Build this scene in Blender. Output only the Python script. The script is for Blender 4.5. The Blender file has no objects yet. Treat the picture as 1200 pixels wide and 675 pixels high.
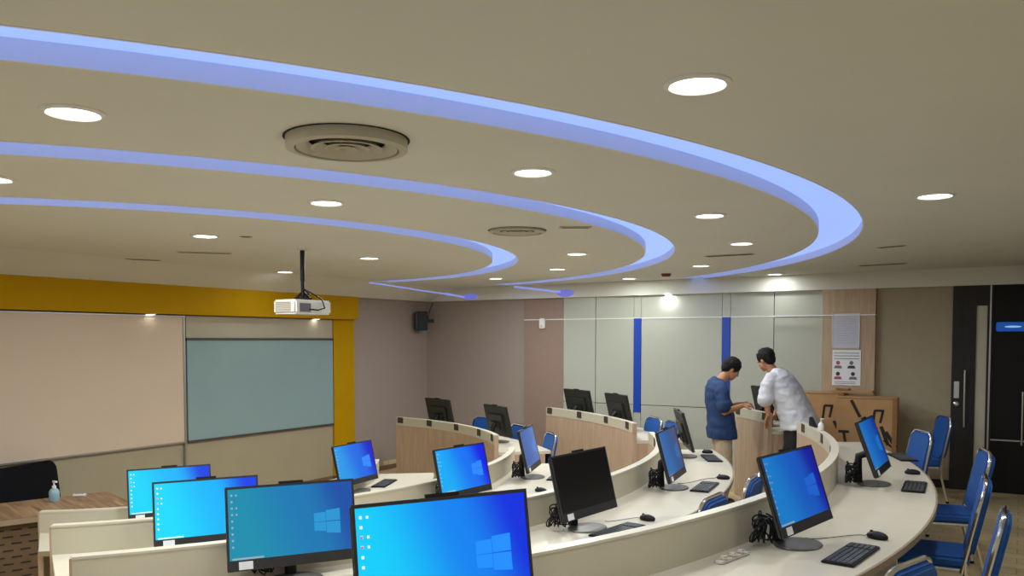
import bpy, bmesh, math, random
from mathutils import Vector, Matrix
random.seed(7)
PI = math.pi
C = bpy.context.scene.collection
sin, cos, rad = math.sin, math.cos, math.radians
CX, CY = -8.05, 5.5            # centre the desk rows and the ceiling coves curve around
FRONT, FAR, RIGHT, NEAR = -8.66, 11.29, 2.6, -0.9
CEIL, SOFF = 2.65, 2.44

# ------------------------------------------------------------------ materials
def new_mat(name):
    m = bpy.data.materials.new(name); m.use_nodes = True
    nt = m.node_tree; b = nt.nodes['Principled BSDF']
    return m, nt, b
def mat(name, col, rough=.5, metal=0, var=.05, scale=30, bump=0, spec=.5, coat=0, stretch=None):
    """principled material with a soft procedural colour variation"""
    m, nt, b = new_mat(name)
    tc = nt.nodes.new('ShaderNodeTexCoord'); n = nt.nodes.new('ShaderNodeTexNoise')
    n.inputs['Scale'].default_value = scale; n.inputs['Detail'].default_value = 3
    src = tc.outputs['Object']
    if stretch:
        mp = nt.nodes.new('ShaderNodeMapping'); mp.inputs['Scale'].default_value = stretch
        nt.links.new(src, mp.inputs['Vector']); src = mp.outputs['Vector']
    nt.links.new(src, n.inputs['Vector'])
    r = nt.nodes.new('ShaderNodeValToRGB')
    r.color_ramp.elements[0].position = .3; r.color_ramp.elements[1].position = .7
    r.color_ramp.elements[0].color = (*[c*(1-var) for c in col], 1)
    r.color_ramp.elements[1].color = (*[min(1, c*(1+var)) for c in col], 1)
    nt.links.new(n.outputs['Fac'], r.inputs['Fac']); nt.links.new(r.outputs['Color'], b.inputs['Base Color'])
    b.inputs['Roughness'].default_value = rough; b.inputs['Metallic'].default_value = metal
    b.inputs['Specular IOR Level'].default_value = spec
    b.inputs['Coat Weight'].default_value = coat
    if bump:
        bp = nt.nodes.new('ShaderNodeBump'); bp.inputs['Strength'].default_value = bump; bp.inputs['Distance'].default_value = .01
        nt.links.new(n.outputs['Fac'], bp.inputs['Height']); nt.links.new(bp.outputs['Normal'], b.inputs['Normal'])
    return m
def emit(name, col, s):
    m, nt, b = new_mat(name)
    b.inputs['Base Color'].default_value = (*[c*.5 for c in col], 1)
    b.inputs['Emission Color'].default_value = (*col, 1); b.inputs['Emission Strength'].default_value = s
    return m
def wood(name, c1, c2, scale=(1, 1, 1), rough=.45, freq=6):
    m, nt, b = new_mat(name)
    tc = nt.nodes.new('ShaderNodeTexCoord'); mp = nt.nodes.new('ShaderNodeMapping'); mp.inputs['Scale'].default_value = scale
    n = nt.nodes.new('ShaderNodeTexNoise'); n.inputs['Scale'].default_value = freq; n.inputs['Detail'].default_value = 6; n.inputs['Distortion'].default_value = .6
    r = nt.nodes.new('ShaderNodeValToRGB')
    r.color_ramp.elements[0].position = .32; r.color_ramp.elements[1].position = .68
    r.color_ramp.elements[0].color = (*c1, 1); r.color_ramp.elements[1].color = (*c2, 1)
    nt.links.new(tc.outputs['Object'], mp.inputs['Vector']); nt.links.new(mp.outputs['Vector'], n.inputs['Vector'])
    nt.links.new(n.outputs['Fac'], r.inputs['Fac']); nt.links.new(r.outputs['Color'], b.inputs['Base Color'])
    b.inputs['Roughness'].default_value = rough
    return m
def screen_mat(name, left, mid, right, s):
    """a desktop wallpaper: three colours across, a brighter beam from the right"""
    m, nt, b = new_mat(name)
    tc = nt.nodes.new('ShaderNodeTexCoord'); sp = nt.nodes.new('ShaderNodeSeparateXYZ')
    nt.links.new(tc.outputs['Object'], sp.inputs[0])
    zz = nt.nodes.new('ShaderNodeMath'); zz.operation = 'MULTIPLY_ADD'; zz.inputs[1].default_value = .35; zz.inputs[2].default_value = -.10
    nt.links.new(sp.outputs['Z'], zz.inputs[0])
    ad = nt.nodes.new('ShaderNodeMath'); ad.operation = 'ADD'
    nt.links.new(sp.outputs['X'], ad.inputs[0]); nt.links.new(zz.outputs[0], ad.inputs[1])
    mr = nt.nodes.new('ShaderNodeMapRange'); mr.inputs['From Min'].default_value = -.3; mr.inputs['From Max'].default_value = .32
    nt.links.new(ad.outputs[0], mr.inputs['Value'])
    r = nt.nodes.new('ShaderNodeValToRGB'); r.color_ramp.interpolation = 'EASE'
    e = r.color_ramp.elements; e[0].position = .08; e[0].color = (*left, 1); e[1].position = .97; e[1].color = (*right, 1)
    k = e.new(.62); k.color = (*mid, 1)
    nt.links.new(mr.outputs[0], r.inputs['Fac'])
    nt.links.new(r.outputs['Color'], b.inputs['Emission Color']); b.inputs['Emission Strength'].default_value = s
    b.inputs['Base Color'].default_value = (.01, .01, .012, 1); b.inputs['Roughness'].default_value = .35
    b.inputs['Specular IOR Level'].default_value = .3
    return m
def srgb(r, g, b):
    f = lambda c: (c/255/12.92) if c/255 <= .04045 else ((c/255+.055)/1.055)**2.4
    return (f(r), f(g), f(b))
def floor_mat():
    m, nt, b = new_mat('floor_planks')
    tc = nt.nodes.new('ShaderNodeTexCoord'); mp = nt.nodes.new('ShaderNodeMapping')
    nt.links.new(tc.outputs['Object'], mp.inputs['Vector'])
    br = nt.nodes.new('ShaderNodeTexBrick'); br.inputs['Scale'].default_value = 1
    br.inputs['Brick Width'].default_value = 1.2; br.inputs['Row Height'].default_value = .18; br.inputs['Mortar Size'].default_value = .004
    br.inputs['Color1'].default_value = (*srgb(204, 184, 144), 1); br.inputs['Color2'].default_value = (*srgb(192, 172, 132), 1); br.inputs['Mortar'].default_value = (*srgb(150, 130, 94), 1)
    nt.links.new(mp.outputs['Vector'], br.inputs['Vector'])
    m2 = nt.nodes.new('ShaderNodeMapping'); m2.inputs['Scale'].default_value = (2, 22, 2); nt.links.new(tc.outputs['Object'], m2.inputs['Vector'])
    n = nt.nodes.new('ShaderNodeTexNoise'); n.inputs['Scale'].default_value = 2.5; n.inputs['Detail'].default_value = 5; nt.links.new(m2.outputs['Vector'], n.inputs['Vector'])
    mx = nt.nodes.new('ShaderNodeMixRGB'); mx.blend_type = 'OVERLAY'; mx.inputs['Fac'].default_value = .35
    nt.links.new(br.outputs['Color'], mx.inputs['Color1']); nt.links.new(n.outputs['Fac'], mx.inputs['Color2'])
    nt.links.new(mx.outputs['Color'], b.inputs['Base Color']); b.inputs['Roughness'].default_value = .42
    return m

M = {}
M['ceiling'] = mat('ceiling_paint', srgb(217, 216, 206), .85, var=.015, scale=2)
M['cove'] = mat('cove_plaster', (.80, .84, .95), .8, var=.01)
M['cove_led'] = emit('cove_blue_diffuser', (.30, .44, 1.0), 1.0)
M['light_streak'] = emit('blue_light_streak', (.34, .40, 1.0), .62)
M['pinkwall'] = mat('taupe_wallpaper', srgb(154, 140, 131), .8, var=.03, scale=60, bump=.05)
M['pinkpanel'] = mat('rose_beige_panel', srgb(146, 122, 109), .6, var=.03, scale=20)
M['beigewall'] = mat('beige_wall_paint', srgb(166, 154, 130), .75, var=.02, scale=8)
M['cream_panel'] = mat('cream_lacquer_panel', srgb(176, 177, 164), .32, var=.01, scale=3, spec=.4)
M['yellow'] = mat('mustard_paint', srgb(180, 138, 0), .7, var=.03, scale=6, spec=.12)
M['whiteboard'] = mat('warm_white_board', srgb(206, 186, 166), .35, var=.012, scale=2, spec=.3)
M['greyboard'] = mat('grey_beige_panel', srgb(172, 163, 143), .5, var=.015, scale=3)
M['lowpanel'] = mat('tan_lower_panel', srgb(160, 149, 124), .6, var=.02, scale=3)
M['glassboard'] = mat('blue_grey_glass_board', srgb(138, 162, 166), .22, var=.015, scale=2, spec=.5)
M['alu'] = mat('aluminium_trim', (.45, .44, .42), .4, metal=.9, var=.03)
M['darktrim'] = mat('dark_trim', (.06, .05, .045), .5)
M['blue_strip'] = mat('royal_blue_strip', srgb(10, 62, 165), .4, var=.03)
M['oak'] = wood('pale_oak_veneer', srgb(172, 145, 120), srgb(186, 160, 134), (6, 6, .6), .5, 5)
M['oakv'] = wood('oak_veneer_column', srgb(172, 147, 118), srgb(186, 162, 132), (8, 8, .5), .5, 5)
M['zebra'] = wood('striped_brown_wood', srgb(98, 72, 48), srgb(166, 132, 96), (.9, 14, 6), .45, 2.2)
M['brownpanel'] = mat('brown_panel', srgb(108, 86, 60), .6, var=.06, scale=12)
M['slit'] = mat('dark_slit', (.03, .022, .016), .8)
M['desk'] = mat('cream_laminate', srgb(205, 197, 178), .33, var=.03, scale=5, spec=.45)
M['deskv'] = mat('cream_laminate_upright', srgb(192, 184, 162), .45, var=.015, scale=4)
M['edge'] = mat('grey_beige_edging', srgb(150, 132, 104), .5)
M['socket'] = mat('dark_cable_box', srgb(62, 54, 44), .5)
M['black'] = mat('black_plastic', (.010, .010, .011), .5, var=.1, spec=.25)
M['bezel'] = mat('charcoal_plastic', (.022, .022, .024), .4, var=.1)
M['dgrey'] = mat('dark_grey_plastic', (.045, .045, .05), .45, var=.1)
M['backshell'] = mat('black_textured_back', (.016, .017, .014), .5, var=.2, scale=40)
M['basegrey'] = mat('grey_metal_base', (.13, .125, .12), .38, metal=.4)
M['keys'] = mat('grey_keys', (.055, .06, .068), .5, var=.2)
M['white'] = mat('white_plastic', (.78, .77, .74), .4, var=.02)
M['offwhite'] = mat('off_white_plastic', (.62, .59, .53), .45, var=.03)
M['paper'] = mat('white_paper', (.80, .81, .84), .7, var=.02)
M['paperlav'] = mat('pale_lavender_paper', srgb(196, 196, 212), .7, var=.03)
M['ink'] = mat('grey_ink', (.16, .16, .2), .8)
M['inkdark'] = mat('dark_ink', (.05, .04, .07), .8)
M['inkred'] = mat('red_ink', (.42, .10, .14), .8)
M['chrome'] = mat('chrome_tube', (.75, .75, .76), .16, metal=1, var=.02)
M['steel'] = mat('brushed_steel', (.62, .61, .59), .3, metal=1, var=.04)
M['bluefab'] = mat('royal_blue_fabric', srgb(8, 74, 146), .75, var=.12, scale=90, bump=.1)
M['door'] = wood('dark_wenge_door', (.010, .007, .006), (.018, .013, .011), (10, 10, .6), .6, 5)
M['frost'] = mat('frosted_glass_strip', srgb(196, 190, 172), .35, var=.05, scale=6)
M['darkglass'] = mat('dark_glass', (.012, .011, .010), .4, var=.05, spec=.15)
M['card'] = mat('corrugated_cardboard', srgb(186, 144, 98), .8, var=.05, scale=8)
M['tape'] = mat('packing_tape', srgb(150, 108, 66), .35, var=.05)
M['cardink'] = mat('black_print', (.025, .02, .015), .8)
M['skin'] = mat('brown_skin', srgb(176, 122, 88), .55, var=.05, scale=25)
M['hair'] = mat('black_hair', (.012, .010, .009), .6, var=.3, scale=120, bump=.6, spec=.15)
M['navy'] = mat('navy_blue_shirt', srgb(22, 52, 94), .8, var=.14, scale=9, bump=.25)
M['whiteshirt'] = mat('white_shirt', srgb(204, 204, 210), .8, var=.05, scale=10, bump=.45)
M['khaki'] = mat('beige_trousers', srgb(176, 160, 136), .8, var=.06, scale=12, bump=.2)
M['blacktr'] = mat('black_trousers', (.014, .014, .017), .8, var=.15, scale=12)
M['shoe'] = mat('black_shoe', (.02, .018, .016), .45)
M['leather'] = mat('black_leather', (.004, .004, .006), .85, spec=.15, var=.15, scale=30, bump=.1)
M['gel'] = mat('clear_blue_gel', srgb(140, 170, 180), .15, var=.04)
M['lamp'] = emit('lamp_diffuser', (1, .95, .86), 9)
M['vent'] = mat('vent_paint', srgb(186, 180, 160), .6, var=.02)
M['ventdark'] = mat('vent_gap', (.02, .018, .014), .9)
M['redplastic'] = mat('red_brown_plastic', srgb(110, 52, 38), .5)
M['reflection_blue'] = emit('blue_reflection_glow', (.01, .09, .42), .55)
M['reflection_pale'] = emit('pale_blue_reflection_core', (.30, .5, .95), .8)
M['streak_glow'] = emit('blue_streak_glow', (.16, .17, .62), .75)
M['icon'] = emit('desktop_icon', (.75, .9, 1), .75)
M['iconr'] = emit('desktop_icon_red', (.6, .2, .35), .6)
M['taskbar'] = emit('taskbar_pale', (.55, .85, .95), .8)
M['floor'] = floor_mat()

# ------------------------------------------------------------------ mesh helpers
class MB:
    def __init__(s): s.v, s.f, s.mi, s.cur = [], [], [], 0
    def add(s, vs, fs, T=None):
        o = len(s.v)
        s.v += [tuple(T @ Vector(v)) if T is not None else tuple(v) for v in vs]
        s.f += [tuple(i+o for i in f) for f in fs]; s.mi += [s.cur]*len(fs); return s
    def box(s, x0, x1, y0, y1, z0, z1, T=None):
        vs = [(x0,y0,z0),(x1,y0,z0),(x1,y1,z0),(x0,y1,z0),(x0,y0,z1),(x1,y0,z1),(x1,y1,z1),(x0,y1,z1)]
        return s.add(vs, [(3,2,1,0),(4,5,6,7),(0,1,5,4),(1,2,6,5),(2,3,7,6),(3,0,4,7)], T)
    def arc(s, r0, r1, z0, z1, a0, a1, n=None, cut=0, cut1=0):
        n = n or max(2, int(abs(a1-a0)/1.5)); vs = []; fs = []
        for i in range(n+1):
            a = rad(a0+(a1-a0)*i/n); c, d = cos(a), sin(a)
            ao = rad(a0+cut+(a1+cut1-a0-cut)*i/n); e, g = cos(ao), sin(ao)
            vs += [(CX+r0*c,CY+r0*d,z0),(CX+r1*e,CY+r1*g,z0),(CX+r1*e,CY+r1*g,z1),(CX+r0*c,CY+r0*d,z1)]
        for i in range(n):
            p, q = 4*i, 4*i+4
            for k in range(4): fs.append((p+k, q+k, q+(k+1)%4, p+(k+1)%4)[::-1])
        fs += [(0,1,2,3)[::-1], (4*n,4*n+1,4*n+2,4*n+3)]
        return s.add(vs, fs)
    def tube(s, path, r, n=10, T=None, closed=False):
        P = [Vector(p) for p in path]; R = r if isinstance(r, (list, tuple)) else [r]*len(P); vs = []; fs = []
        up = None; m = len(P)
        for i, p in enumerate(P):
            t = (P[(i+1) % m]-P[i-1]) if closed else (P[min(i+1, m-1)]-P[max(i-1, 0)])
            t.normalize()
            if up is None: up = Vector((0,0,1)) if abs(t.z) < .9 else Vector((1,0,0))
            u = up - t*up.dot(t)
            if u.length < 1e-4: u = t.orthogonal()
            u.normalize(); w = t.cross(u); up = u
            for k in range(n):
                a = 2*PI*k/n; vs.append(p + (u*cos(a)+w*sin(a))*R[i])
        for i in range(m if closed else m-1):
            for k in range(n):
                j = (i+1) % m
                fs.append((i*n+k, i*n+(k+1)%n, j*n+(k+1)%n, j*n+k))
        if not closed: fs += [tuple(range(n))[::-1], tuple((m-1)*n+k for k in range(n))]
        return s.add(vs, fs, T)
    def lathe(s, prof, n=32, T=None):
        vs = []; fs = []; m = len(prof)
        for k in range(n):
            a = 2*PI*k/n
            for r, z in prof: vs.append((r*cos(a), r*sin(a), z))
        for k in range(n):
            j = (k+1) % n
            for i in range(m-1):
                fs.append((k*m+i, j*m+i, j*m+i+1, k*m+i+1))
        return s.add(vs, fs, T)
    def prism(s, poly, z0, z1, T=None):
        n = len(poly)
        vs = [(x,y,z0) for x,y in poly]+[(x,y,z1) for x,y in poly]
        fs = [tuple(range(n))[::-1], tuple(range(n, 2*n))]+[(i,(i+1)%n,n+(i+1)%n,n+i) for i in range(n)]
        return s.add(vs, fs, T)
    def ball(s, c, rx, ry=None, rz=None, T=None, nu=16, nv=10):
        ry = ry or rx; rz = rz or rx; vs = [(c[0],c[1],c[2]+rz)]; fs = []
        for j in range(1, nv):
            p = PI*j/nv
            for i in range(nu):
                a = 2*PI*i/nu; vs.append((c[0]+rx*sin(p)*cos(a), c[1]+ry*sin(p)*sin(a), c[2]+rz*cos(p)))
        vs.append((c[0],c[1],c[2]-rz)); L = len(vs)-1
        for i in range(nu): fs.append((0, 1+i, 1+(i+1)%nu)); fs.append((L, L-nu+(i+1)%nu, L-nu+i))
        for j in range(nv-2):
            for i in range(nu):
                a, b = 1+j*nu+i, 1+j*nu+(i+1)%nu; fs.append((a, a+nu, b+nu, b))
        return s.add(vs, fs, T)
    def mesh(s, name, mats, bevel=0, smooth=False, seg=2, clean=False):
        me = bpy.data.meshes.new(name); me.from_pydata(s.v, [], s.f)
        if not isinstance(mats, (list, tuple)): mats = [mats]
        for m in mats: me.materials.append(m)
        me.polygons.foreach_set('material_index', s.mi)
        bm = bmesh.new(); bm.from_mesh(me)
        if clean: bmesh.ops.remove_doubles(bm, verts=bm.verts, dist=1e-5)
        bmesh.ops.recalc_face_normals(bm, faces=bm.faces)
        if bevel:
            es = [e for e in bm.edges if len(e.link_faces) == 2 and e.calc_face_angle(0) > rad(35)]
            bmesh.ops.bevel(bm, geom=es, offset=bevel, segments=seg, affect='EDGES', clamp_overlap=True)
        bm.to_mesh(me); bm.free()
        if smooth:
            me.polygons.foreach_set('use_smooth', [True]*len(me.polygons))
            try: me.set_sharp_from_angle(angle=rad(38))
            except Exception: pass
        me.update(); return me
def ob(name, me, parent=None):
    o = bpy.data.objects.new(name, me); C.objects.link(o)
    if parent: o.parent = parent
    return o
def tag(o, label=None, cat=None, group=None, kind=None):
    if label: o['label'] = label
    if cat: o['category'] = cat
    if group: o['group'] = group
    if kind: o['kind'] = kind
    return o
def thing(name, loc, rz, label, cat, group=None):
    o = bpy.data.objects.new(name, None); o.empty_display_size = .1; C.objects.link(o)
    o.location = loc; o.rotation_euler = (0, 0, rz)
    return tag(o, label, cat, group)
def struct(name, mb, mats, parent=None, **k):
    o = ob(name, mb.mesh(name, mats, **k), parent)
    if not parent: o['kind'] = 'structure'
    return o
def shift(mb, v):
    mb.v = [(x-v[0], y-v[1], z-v[2]) for x, y, z in mb.v]; return mb
def polar(R, th, z=0): return (CX+R*cos(rad(th)), CY+R*sin(rad(th)), z)

# ------------------------------------------------------------------ the room shell
def rmax(a, x0=FRONT, x1=RIGHT, y0=NEAR, y1=FAR):
    c, s_ = cos(a), sin(a); t = []
    if c > 1e-6: t.append((x1-CX)/c)
    if c < -1e-6: t.append((x0-CX)/c)
    if s_ > 1e-6: t.append((y1-CY)/s_)
    if s_ < -1e-6: t.append((y0-CY)/s_)
    return min(t)
angs = sorted(set([round(i*1.5, 3) for i in range(240)] + [math.degrees(math.atan2(y-CY, x-CX)) % 360 for x in (FRONT, RIGHT) for y in (NEAR, FAR)]))
NA = len(angs)
# stepped floor: each row stands one step above the row before it
mb = MB()
levels = [(0, 3.97, -.46), (3.97, 5.47, -.28), (5.47, 6.97, -.14), (6.97, 99, 0)]
for i in range(NA):
    a0, a1 = rad(angs[i]), rad(angs[(i+1) % NA])
    m0, m1 = rmax(a0), rmax(a1)
    P = lambda a, r, z: (CX+r*cos(a), CY+r*sin(a), z)
    for k, (r0, r1, z) in enumerate(levels):
        if r0 >= min(m0, m1): continue
        mb.add([P(a0, min(r0, m0), z), P(a0, min(r1, m0), z), P(a1, min(r1, m1), z), P(a1, min(r0, m1), z)], [(0,1,2,3)] if r0 else [(0,1,2)])
        if k < 3 and r1 < max(m0, m1):
            z2 = levels[k+1][2]
            mb.add([P(a0, min(r1, m0), z), P(a1, min(r1, m1), z), P(a1, min(r1, m1), z2), P(a0, min(r1, m0), z2)], [(0,1,2,3)])
fl = struct('floor', mb, M['floor'])
# ceiling with three curved recessed coves
coves = [(3.76, 4.03, 98), (5.33, 5.60, 78), (6.80, 7.11, 54)]
mb = MB()
for i in range(NA):
    d0 = angs[i]; d1 = angs[(i+1) % NA]; a0, a1 = rad(d0), rad(d1)
    m0, m1 = rmax(a0), rmax(a1)
    dm = ((d0 + ((d1-d0) % 360)/2) + 180) % 360 - 180
    cuts = [0]; open_ = []
    for r0, r1, lim in coves:
        if abs(dm) < lim and r0 < min(m0, m1): open_.append((r0, r1))
    edges = [0]
    for r0, r1 in open_: edges += [r0, r1]
    edges += [99]
    for k in range(0, len(edges), 2):
        r0, r1 = edges[k], edges[k+1]
        mb.add([P(a0, min(r0, m0), CEIL), P(a0, min(r1, m0), CEIL), P(a1, min(r1, m1), CEIL), P(a1, min(r0, m1), CEIL)], [(0,1,2,3)] if r0 else [(0,1,2)])
struct('ceiling', mb, M['ceiling'])
DEP = .068
cove_lab = ['inner', 'middle', 'outer']
for k, (r0, r1, lim) in enumerate(coves):
    o = thing('cove_light', polar((r0+r1)/2, 0, CEIL), 0,
              ['smallest and innermost curved blue cove light in the ceiling', 'middle curved blue cove light between two others in the ceiling', 'largest outermost curved blue cove light sweeping across the ceiling'][k], 'ceiling light')
    w = MB(); w.arc(r1, r1+.01, CEIL-.002, CEIL+DEP, -lim, lim); w.arc(r0-.01, r0, CEIL-.002, CEIL+DEP, -lim, lim)
    for e in (-lim, lim):
        a = rad(e); w.add([P(a, r0, CEIL), P(a, r1, CEIL), P(a, r1, CEIL+DEP), P(a, r0, CEIL+DEP)], [(0,1,2,3)])
    ob('cove_wall', shift(w, o.location).mesh('cove_wall', M['cove']), o)
    d = MB(); d.arc(r0-.01, r1+.01, CEIL+DEP, CEIL+DEP+.012, -lim, lim)
    ob('light_diffuser', shift(d, o.location).mesh('light_diffuser', M['cove_led']), o)
# walls
mb = MB(); mb.box(FRONT-.12, FRONT, NEAR, FAR+.12, -.5, 2.8); struct('wall_front', mb, M['pinkwall'])
mb = MB(); mb.box(FRONT, RIGHT, FAR, FAR+.12, -.5, 2.8)
struct('wall_far', mb, M['pinkwall'])
mb = MB(); mb.box(RIGHT, RIGHT+.12, NEAR, FAR+.12, -.5, 2.8); struct('wall_right', mb, M['beigewall'])
# low bulkheads under the ceiling along the front and far walls, and the return beside the door
BF, BY = FRONT+.14, FAR-.10
mb = MB(); mb.add([(x, y, z) for y in (NEAR, FAR) for x, z in ((FRONT, SOFF), (BF, SOFF), (-8.02, CEIL), (-8.02, CEIL+.02), (FRONT, CEIL+.02))],
       [(0,1,2,3,4), (9,8,7,6,5)]+[(i, 5+i, 5+(i+1) % 5, (i+1) % 5) for i in range(5)])
struct('trim_1', mb, M['ceiling'])
mb = MB(); mb.box(BF, 0.02, BY, FAR, SOFF, CEIL+.02); mb.box(0.02, RIGHT, 7.5, FAR, SOFF, CEIL+.02); struct('trim_2', mb, M['ceiling'])
# dark skirting under the front wall
mb = MB(); mb.box(FRONT, FRONT+.03, NEAR, FAR, -.46, -.21); struct('baseboard_front', mb, M['brownpanel'])
# glowing ribbons stand in for blue streaks of cove light on the bulkheads
def ribbon(pts, hw, n):
    """thin strip along pts on a bulkhead face with outward normal n"""
    b = MB(); N = Vector(n)
    for p, q in zip(pts, pts[1:]):
        p, q = Vector(p), Vector(q); t = (q-p).normalized(); u = N.cross(t).normalized()*hw
        b.add([p-u, q-u, q+u, p+u, p-u+N*.006, q-u+N*.006, q+u+N*.006, p+u+N*.006], [(0,1,2,3),(4,5,6,7),(0,1,5,4),(1,2,6,5),(2,3,7,6),(3,0,4,7)])
    return b
def glow(c, w_, h_, n):
    """soft rounded end patch lying on a face"""
    b = MB(); N = Vector(n); t = N.cross(Vector((0, 0, 1))).normalized(); k = 20
    ring = [Vector(c)+t*w_*cos(2*PI*i/k)+Vector((0, 0, 1))*h_*sin(2*PI*i/k) for i in range(k)]
    b.add([p for p in ring]+[p+N*.005 for p in ring], [tuple(range(k)), tuple(range(k, 2*k))[::-1]]+[(i, (i+1) % k, k+(i+1) % k, k+i) for i in range(k)]); return b
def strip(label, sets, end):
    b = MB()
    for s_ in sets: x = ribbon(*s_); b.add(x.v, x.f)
    o = ob('light_streak', b.mesh('light_streak', M['light_streak'])); tag(o, label, 'light')
    ob('streak_end_glow', glow(*end).mesh('streak_end_glow', M['streak_glow']), o)  # emissive patch paints the soft glow where the streak ends
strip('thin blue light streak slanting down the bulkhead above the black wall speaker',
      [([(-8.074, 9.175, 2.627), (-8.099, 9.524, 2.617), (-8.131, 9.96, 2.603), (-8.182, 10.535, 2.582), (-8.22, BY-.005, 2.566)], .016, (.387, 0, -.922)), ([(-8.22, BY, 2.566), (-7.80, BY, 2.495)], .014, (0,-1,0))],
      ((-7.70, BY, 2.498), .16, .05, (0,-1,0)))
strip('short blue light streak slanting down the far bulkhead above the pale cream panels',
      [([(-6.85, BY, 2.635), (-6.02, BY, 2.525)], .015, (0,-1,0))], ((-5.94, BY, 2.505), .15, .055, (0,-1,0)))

# ---- front wall: mustard surround, boards
X0 = FRONT
b = MB()
b.box(X0, X0+.14, .2, 9.43, 2.10, SOFF); b.box(X0, X0+.05, 8.99, 9.43, -.21, 2.10)
struct('trim_3', b, M['yellow'])
b = MB(); b.box(X0, X0+.02, .2, 8.985, -.21, .56); struct('trim_4', b, M['lowpanel'])
o = thing('whiteboard', (X0+.02, 4.2, .57), 0, 'wide plain warm white board on the front wall under the mustard band', 'whiteboard')
b = MB(); b.box(0, .03, -2.6, 2.225, 0, 1.50); ob('board_surface', b.mesh('board_surface', M['whiteboard']), o)
b = MB(); b.box(0, .045, -2.6, 2.25, -.02, 0); b.box(0, .04, 2.225, 2.25, -.32, 1.51); b.box(0, .045, -2.6, 2.25, 1.5, 1.515); ob('board_frame', b.mesh('board_frame', M['alu']), o)
o = thing('glass_board', (X0+.02, 7.72, .57), 0, 'blue grey glass writing board right of the white board on the front wall', 'writing board')
b = MB(); b.box(0, .025, -1.235, 1.255, 0, 1.22); ob('board_surface', b.mesh('board_surface', M['glassboard']), o)
b = MB(); b.box(0, .035, -1.24, 1.26, -.025, 0); b.box(0, .035, -1.24, 1.26, 1.22, 1.245); ob('board_frame', b.mesh('board_frame', M['darktrim']), o)
b = MB(); b.box(X0, X0+.03, 6.485, 8.985, 1.82, 2.09); struct('trim_5', b, M['greyboard'])
for y, lab in ((5.98, 'small glowing disc under the mustard band above the white board'), (8.62, 'small glowing disc under the mustard band above the glass board, below the projector')):
    o = thing('glow_disc', (X0+.075, y, 2.10), 0, lab, 'light', 'glowing discs under the mustard band')  # small emissive discs with rims set under the mustard band
    b = MB(); b.lathe([(.0, -.004), (.05, -.004), (.05, -.012), (.0, -.012)], 20); ob('diffuser', b.mesh('diffuser', M['lamp']), o)
    b = MB(); b.lathe([(.05, 0), (.062, 0), (.062, -.008), (.05, -.012)], 20); ob('rim', b.mesh('rim', M['white']), o)

# ---- far wall cladding
b = MB(); b.box(-6.71, -6.01, FAR-.025, FAR, 0, SOFF); struct('trim_6', b, M['pinkpanel'])
b = MB()
for x0, x1 in ((-6.01, -5.46), (-5.46, -4.84), (-4.73, -3.53), (-3.42, -2.83), (-2.83, -2.2)):
    for z0, z1 in ((0.0, .845), (.855, 2.105), (2.115, SOFF)):
        b.box(x0+.006, x1-.006, FAR-.03, FAR, z0, z1)
b.box(-4.84, -4.73, FAR-.03, FAR, 2.115, SOFF); b.box(-3.53, -3.42, FAR-.03, FAR, 2.115, SOFF); b.box(-4.84, -4.73, FAR-.03, FAR, 0, .74); b.box(-3.53, -3.42, FAR-.03, FAR, 0, .74)
struct('trim_7', b, M['cream_panel'])
b = MB(); b.box(-4.84, -4.73, FAR-.04, FAR, .74, 2.11); struct('trim_8', b, M['blue_strip'])
b = MB(); b.box(-3.53, -3.42, FAR-.04, FAR, .74, 2.11); struct('trim_9', b, M['blue_strip'])
b = MB(); b.box(-6.71, -1.56, FAR-.036, FAR-.024, 2.104, 2.118); b.box(-2.83, -1.57, FAR-.112, FAR-.1, 2.104, 2.118); struct('trim_10', b, M['white'])
b = MB(); b.box(-2.2, -1.57, FAR-.10, FAR, 0, SOFF); struct('trim_11', b, M['oakv'])
b = MB(); b.box(-1.57, -.72, FAR-.02, FAR, 0, SOFF); struct('trim_12', b, M['beigewall'])
b = MB(); b.box(-1.57, -.72, FAR-.035, FAR-.02, 0, .1); struct('baseboard_far', b, M['door'])
# doors
d1 = MB(); d1.box(-.72, -.47, FAR-.06, FAR, 0, SOFF); d1.box(-.36, -.30, FAR-.06, FAR, 0, SOFF); d1.box(-.47, -.36, FAR-.06, FAR, 2.2, SOFF)
do = struct('door_1', d1, M['door'])
b = MB(); b.box(-.47, -.36, FAR-.045, FAR-.005, .0, 2.2); ob('frosted_strip', b.mesh('frosted_strip', M['frost']), do)
b = MB(); b.box(-.335, -.318, FAR-.075, FAR-.06, 0, SOFF); ob('steel_edge', b.mesh('steel_edge', M['alu']), do)
def pull(parent, x, z0, z1, name='door_handle'):
    b = MB(); y = FAR-.12
    b.tube([(x, y, z0), (x, y, z1)], .012, 10)
    for z in (z0+.12, z1-.12): b.tube([(x, y, z), (x, FAR-.055, z)], .008, 8)
    ob(name, b.mesh(name, M['steel'], smooth=True), parent)
pull(do, -.575, .76, 1.44)
b = MB(); b.box(-.69, -.635, FAR-.075, FAR-.058, 1.10, 1.30); b.ball((-.662, FAR-.07, 1.03), .035, .02, .035); ob('door_lock', b.mesh('door_lock', M['steel'], bevel=.004), do)
d2 = MB(); d2.box(-.30, .62, FAR-.05, FAR, 0, SOFF)
do2 = struct('door_2', d2, M['darkglass'])
b = MB(); b.box(-.30, .62, FAR-.056, FAR-.05, .615, .63); ob('rail', b.mesh('rail', M['alu']), do2)
pull(do2, .015, .58, 1.2)
b = MB(); b.box(.62, RIGHT, FAR-.05, FAR, 0, SOFF); struct('trim_13', b, M['door'])
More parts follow.
